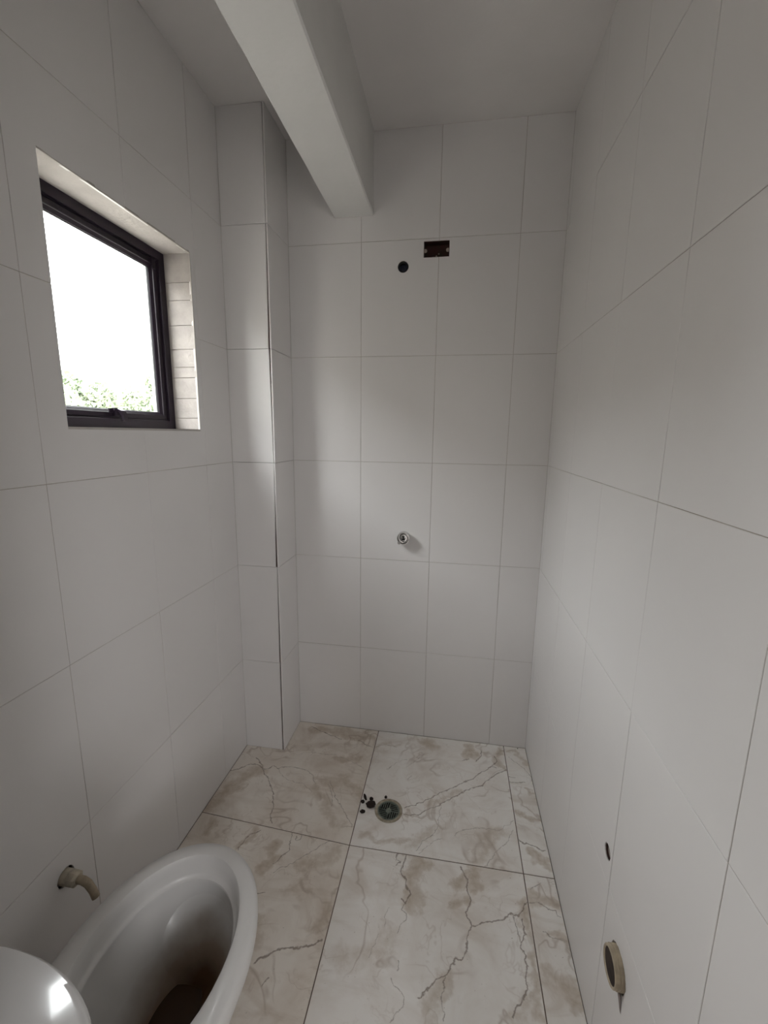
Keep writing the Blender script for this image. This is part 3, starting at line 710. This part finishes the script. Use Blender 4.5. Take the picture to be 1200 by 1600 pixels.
def blob(name, c, r, m, seed=0, parent=None, flat=1.0, sub=2, amp=0.25):
    bm = bmesh.new(); bmesh.ops.create_icosphere(bm, subdivisions=sub, radius=1)
    for v in bm.verts:
        k = 1 + amp*noise.noise(v.co*1.7 + Vector((seed*5.1, seed, 0)))
        v.co = Vector((v.co.x*r[0]*k, v.co.y*r[1]*k, v.co.z*r[2]*k*flat))
    me = mesh_of(bm, name, True); o = link(name, me, m); o.location = c
    if parent: child(o, parent)
    return o
blob('mortar_crumb', (-0.494, 0.012, 2.1765), (0.0035, 0.003, 0.005), 'ear', 1, eb)
blob('mortar_crumb', (-0.486, 0.036, 2.196), (0.0032, 0.004, 0.002), 'ear', 2, eb)
# round water outlet beside it
po = thing('shower_outlet', 'small round blue-black plugged water outlet high on the back wall', 'water outlet', (PORT[0], 0.03, PORT[1]))
bpy.context.view_layer.update()
child(lathe('pipe_rim', [(.0222, 0), (.0222, .026), (.0185, .0275), (.0165, .025), (.0165, .006)], 'rubber', None, axis=(0, -1, 0), loc=(PORT[0], 0.031, PORT[1]), cap1=False, cap0=False), po)
child(lathe('plug', [(.0172, 0), (.0172, .010), (.0150, .0125), (.008, .0125), (.007, .010), (.001, .010)], 'bluepipe', None, axis=(0, -1, 0), loc=(PORT[0], 0.033, PORT[1])), po)
# chrome shower valve body, no handle
VX, VZ = -0.6005, 1.007
sv = thing('shower_valve', 'bare chrome shower valve sleeve without handle on the back wall', 'valve', (VX, 0, VZ))
bpy.context.view_layer.update()
ax = dict(axis=(0, -1, 0), loc=(VX, 0.0, VZ))
child(lathe('sleeve', [(.0245, -.002), (.0245, .012), (.0265, .014), (.0285, .018), (.0290, .040), (.0278, .043), (.0250, .043), (.0240, .040), (.0230, .026), (.012, .024)], 'chrome', None, cap0=False, cap1=True, **ax), sv)
child(lathe('cartridge', [(.0185, .0245), (.0185, .033), (.0165, .036), (.0100, .0365), (.009, .034), (.0088, .030)], 'chrome', None, **ax), sv)
child(lathe('spindle_socket', [(.0068, .032), (.0068, .0378), (.0060, .0378), (.005, .0360)], 'dark', None, axis=(0, -1, 0), loc=(VX-.0005, 0, VZ-.009), seg=16), sv)
child(lathe('spindle_socket', [(.0052, .032), (.0052, .0378), (.0045, .0378), (.004, .0360)], 'dark', None, axis=(0, -1, 0), loc=(VX-.0005, 0, VZ+.006), seg=16), sv)
bm = bmesh.new()
rings(bm, [[(VX-.0185+.0080*math.cos(a), -h, VZ-.0225+.0080*math.sin(a)) for a in [k*PI/3 for k in range(6)]] for h in (0.0, .038)])
child(link('stop_screw', mesh_of(bm, 'stop_screw'), 'chrome'), sv)

# right wall: small round recess with grey mortar, and a cream drain pipe stub
ho = thing('pipe_recess', 'small round brown hole above the pipe stub on the right wall', 'pipe hole', (0.012, HOLE1[0], HOLE1[1]))
bpy.context.view_layer.update()
child(lathe('recess_wall', [(.0177, 0), (.0177, .010), (.0160, .0100), (.0150, .002)], 'mortar', None, axis=(-1, 0, 0), loc=(0.012, HOLE1[0], HOLE1[1]), cap0=True, cap1=False, seg=28), ho)
child(lathe('capped_pipe', [(.0145, 0), (.0145, .006), (.012, .0075), (.007, .0070), (.001, .0060)], 'smear', None, axis=(-1, 0, 0), loc=(0.013, HOLE1[0], HOLE1[1]), seg=24, wob=0.05), ho)
ps_ = thing('drain_pipe_stub', 'cream plastic waste pipe stub sticking out low on the right wall', 'pipe', (0.0, HOLE2[0], HOLE2[1]))
bpy.context.view_layer.update()
L2 = dict(axis=(-1, 0, 0), loc=(0.0, HOLE2[0], HOLE2[1]))
child(lathe('pipe', [(.0385, -.045), (.0385, -.002), (.0382, .0045), (.0365, .005), (.0365, .0075), (.0378, .008), (.0378, .0105), (.0362, .011), (.0362, .0135), (.0366, .0160), (.0350, .0178), (.0325, .0172), (.0310, .0150)], 'pvc', None, cap0=False, cap1=False, seg=48, **L2), ps_)
child(lathe('pipe_inside', [(.0311, .0151), (.0300, .011), (.0300, -.044), (.026, -.0445), (.001, -.0445)], 'pipe_dark', None, seg=32, **L2), ps_)
bm = bmesh.new(); rr = []
for k in range(8):
    f = k/7; yc = HOLE2[0]-.022-.012*f; zc = HOLE2[1]-.030-.038*f; w = .011*(1-.75*f)
    rr.append([(-.0022*(1-f)-.0004, yc-w, zc), (-.0040*(1-f)-.0006, yc, zc), (-.0022*(1-f)-.0004, yc+w, zc), (.001, yc, zc)])
rings(bm, rr)
child(link('mortar_smear', mesh_of(bm, 'mortar_smear'), 'smear'), ps_)

# left wall: supply fitting
sf = thing('water_supply_pipe', 'cream plastic water pipe elbow coming out of the left wall behind the toilet', 'pipe', (X0, SUP[0], SUP[1]))
bpy.context.view_layer.update()
L3 = dict(axis=(1, 0, 0), loc=(X0, SUP[0], SUP[1]))
child(lathe('hole_collar', [(.0232, -.010), (.0232, -.0045), (.0205, -.0045), (.0205, -.010)], 'mortar', None, cap0=False, cap1=False, **L3), sf)
child(lathe('socket', [(.0185, -.02), (.0185, .006), (.0170, .009), (.0162, .014), (.0162, .020)], 'pvc_white', None, cap0=True, cap1=True, **L3), sf)
bm = bmesh.new()
rr = []
for h, r in ((.012, .0175), (.014, .0190), (.030, .0190), (.033, .0170), (.036, .013)):
    rr.append([(X0+h, SUP[0]+r*math.cos(k*PI/4+.2), SUP[1]+r*math.sin(k*PI/4+.2)) for k in range(8)])
rings(bm, rr); child(link('nut', mesh_of(bm, 'nut'), 'pvc_white'), sf)
child(tube('nipple', [(X0+.034, SUP[0], SUP[1]), (X0+.048, SUP[0]+.001, SUP[1]-.002), (X0+.060, SUP[0]+.002, SUP[1]-.010), (X0+.072, SUP[0]+.001, SUP[1]-.026), (X0+.080, SUP[0], SUP[1]-.044)], [.0098, .0098, .0095, .0092, .0092], 'pvc', None), sf)

# ------------------------------------------------------------------ floor drain and soil clumps
fd = thing('floor_drain', 'round floor drain with a grey-green slotted grate and stained rim', 'drain', (DR[0], DR[1], 0))
bpy.context.view_layer.update()
LD = dict(loc=(DR[0], DR[1], 0))
child(lathe('rim', [(.0445, -.006), (.0548, .0002), (.0548, .0022), (.0520, .0034), (.0450, .0032), (.0435, .0020), (.0435, -.006)], 'drain_rim', None, cap0=False, cap1=False, seg=48, **LD), fd)
child(lathe('well', [(.0462, -.002), (.0455, -.040), (.001, -.042)], 'dark', None, cap0=False, seg=32, **LD), fd)
bm = bmesh.new(); R = .0405
ang0 = -0.10
def bar(a, b, w):
    a, b = Vector(a), Vector(b); d = (b-a).normalized(); p = Vector((-d.y, d.x))*w/2
    q = [a-p, b-p, b+p, a+p]; ro = Matrix.Rotation(ang0, 2)
    q = [ro @ v for v in q]
    rings(bm, [[(DR[0]+v.x, DR[1]+v.y, z) for v in q] for z in (.0002, .0018)])
for k in range(4):
    rt = Matrix.Rotation(k*PI/2, 2)
    for i in range(5):
        t_ = .0016 + i*.0078
        s1 = math.sqrt(max(R*R - t_*t_, 1e-5))
        bar(rt @ Vector((-t_, .001 if i else 0)), rt @ Vector((-t_, s1)), .0030)
    bar(rt @ Vector((0, .0)), rt @ Vector((0, R)), .004)
# hub and outer ring of the grate
rings(bm, [[(DR[0]+.011*math.cos(2*PI*i/24), DR[1]+.011*math.sin(2*PI*i/24), z) for i in range(24)] for z in (-.002, .0019)])
a_ = [[(DR[0]+r*math.cos(2*PI*i/40), DR[1]+r*math.sin(2*PI*i/40), z) for i in range(40)] for r, z in ((.0433, -.002), (.0433, .0022), (.0385, .0022), (.0385, -.002), (.0433, -.002))]
rings(bm, a_, False, False)
child(link('grate', mesh_of(bm, 'grate'), 'grate'), fd)
E_ = [(-.6940, -.4065, .0055, .016, .45, 'elongated dark brown soil crumb at the far end of the pile left of the drain'),
      (-.6675, -.4110, .0080, .0080, 0, 'round dark brown soil crumb between the elongated crumb and the drain'),
      (-.7000, -.4300, .0085, .0080, 0, 'round dark brown soil crumb left of the largest soil clump'),
      (-.6640, -.4400, .0190, .0165, .3, 'largest dark brown soil clump touching the left of the floor drain'),
      (-.6905, -.4760, .0100, .0085, .2, 'dark brown soil crumb nearest the camera, left of the floor drain'),
      (-.6105, -.3950, .0055, .0070, 0, 'tiny dark brown soil crumb at the far edge of the floor drain')]
for i, (x, y, a, b, rz, lab) in enumerate(E_):
    o = blob('soil_clump', (x, y, b*0.0 + min(a, b)*.42), (a, b, min(a, b)*.5), 'soil', i, amp=.30, sub=3)
    o.rotation_euler.z = rz; o['label'] = lab; o['category'] = 'soil clump'; o['group'] = 'soil clumps beside the floor drain'
    if i == 5: o.location.z += .003

# ------------------------------------------------------------------ outdoors
bm = bmesh.new(); box_bm(bm, (-4.75, -9, -0.3), (-4.5, -2.0, 3.45)); box_bm(bm, (-4.80, -9.05, 3.45), (-4.45, -1.95, 3.52)); box_bm(bm, (-4.75, -2.0, -0.3), (-4.5, 0.9, 2.80)); box_bm(bm, (-4.80, -1.95, 2.80), (-4.45, 0.95, 2.87))
link('unseen_sky_blocker', mesh_of(bm, 'unseen_sky_blocker'), 'blocker', kind='structure')  # unseen wall added and stepped to block low sky light from the window
bm = bmesh.new(); box_bm(bm, (-60, -40, -0.5), (-1.50, 60, -0.3))
link('ground', mesh_of(bm, 'ground'), 'ground', kind='structure')
bm = bmesh.new(); box_bm(bm, (0.78, -14, -0.5), (14, 4, -0.3))
link('ground_yard', mesh_of(bm, 'ground_yard'), 'ground', kind='structure')
def tree(x, y, h, r, seed, label):
    t = thing('tree', label, 'tree', (x, y, -0.3), 'trees outside the window')
    rn = random.Random(seed); bm = bmesh.new()
    lumps = [(Vector((rn.uniform(-.6, .6)*r, rn.uniform(-.6, .6)*r, h-r*rn.uniform(.5, 1.6))), r*rn.uniform(.35, .6)) for _ in range(12)]
    lumps.append((Vector((0, 0, h-r*.4)), r*.4))
    for c, q in lumps:
        for _ in range(int(6500*q*q)+300):
            d = Vector((rn.gauss(0, 1), rn.gauss(0, 1), rn.gauss(0, 1))).normalized()*q*rn.uniform(.6, 1.05)
            p = c + d; s = rn.uniform(.05, .11)
            a = Vector((rn.gauss(0, 1), rn.gauss(0, 1), rn.gauss(0, 1))).normalized(); b = a.orthogonal().normalized()
            bm.faces.new([bm.verts.new(p+v) for v in (a*s, b*s*.5, -a*s, -b*s*.5)])
    f = link('foliage', mesh_of(bm, 'foliage'), 'leaf', t)
    bm = bmesh.new()
    for bx, by, bz, r0, r1 in ((0, 0, h-r, .12, .05), (r*.4, .1, h-r*.6, .05, .02), (-r*.4, -.1, h-r*.7, .05, .02)):
        z0 = 0 if r0 > .1 else h*.45
        rings(bm, [[(rr_*math.cos(k*PI/4)+bx*f_, rr_*math.sin(k*PI/4)+by*f_, z0+(bz-z0)*f_) for k in range(8)] for f_, rr_ in ((0, r0), (.5, (r0+r1)/2), (1, r1))])
    link('trunk', mesh_of(bm, 'trunk', True), 'bark', t)
tree(-11.3, 9.1, 3.40, 1.0, 1, 'pale green bushy tree at the left of the window view')
tree(-8.75, 9.55, 3.40, 0.80, 2, 'pale green tree rising at the right of the window view')
tree(-11.9, 11.2, 3.05, 0.8, 3, 'lowest pale green tree top in the middle of the window view')
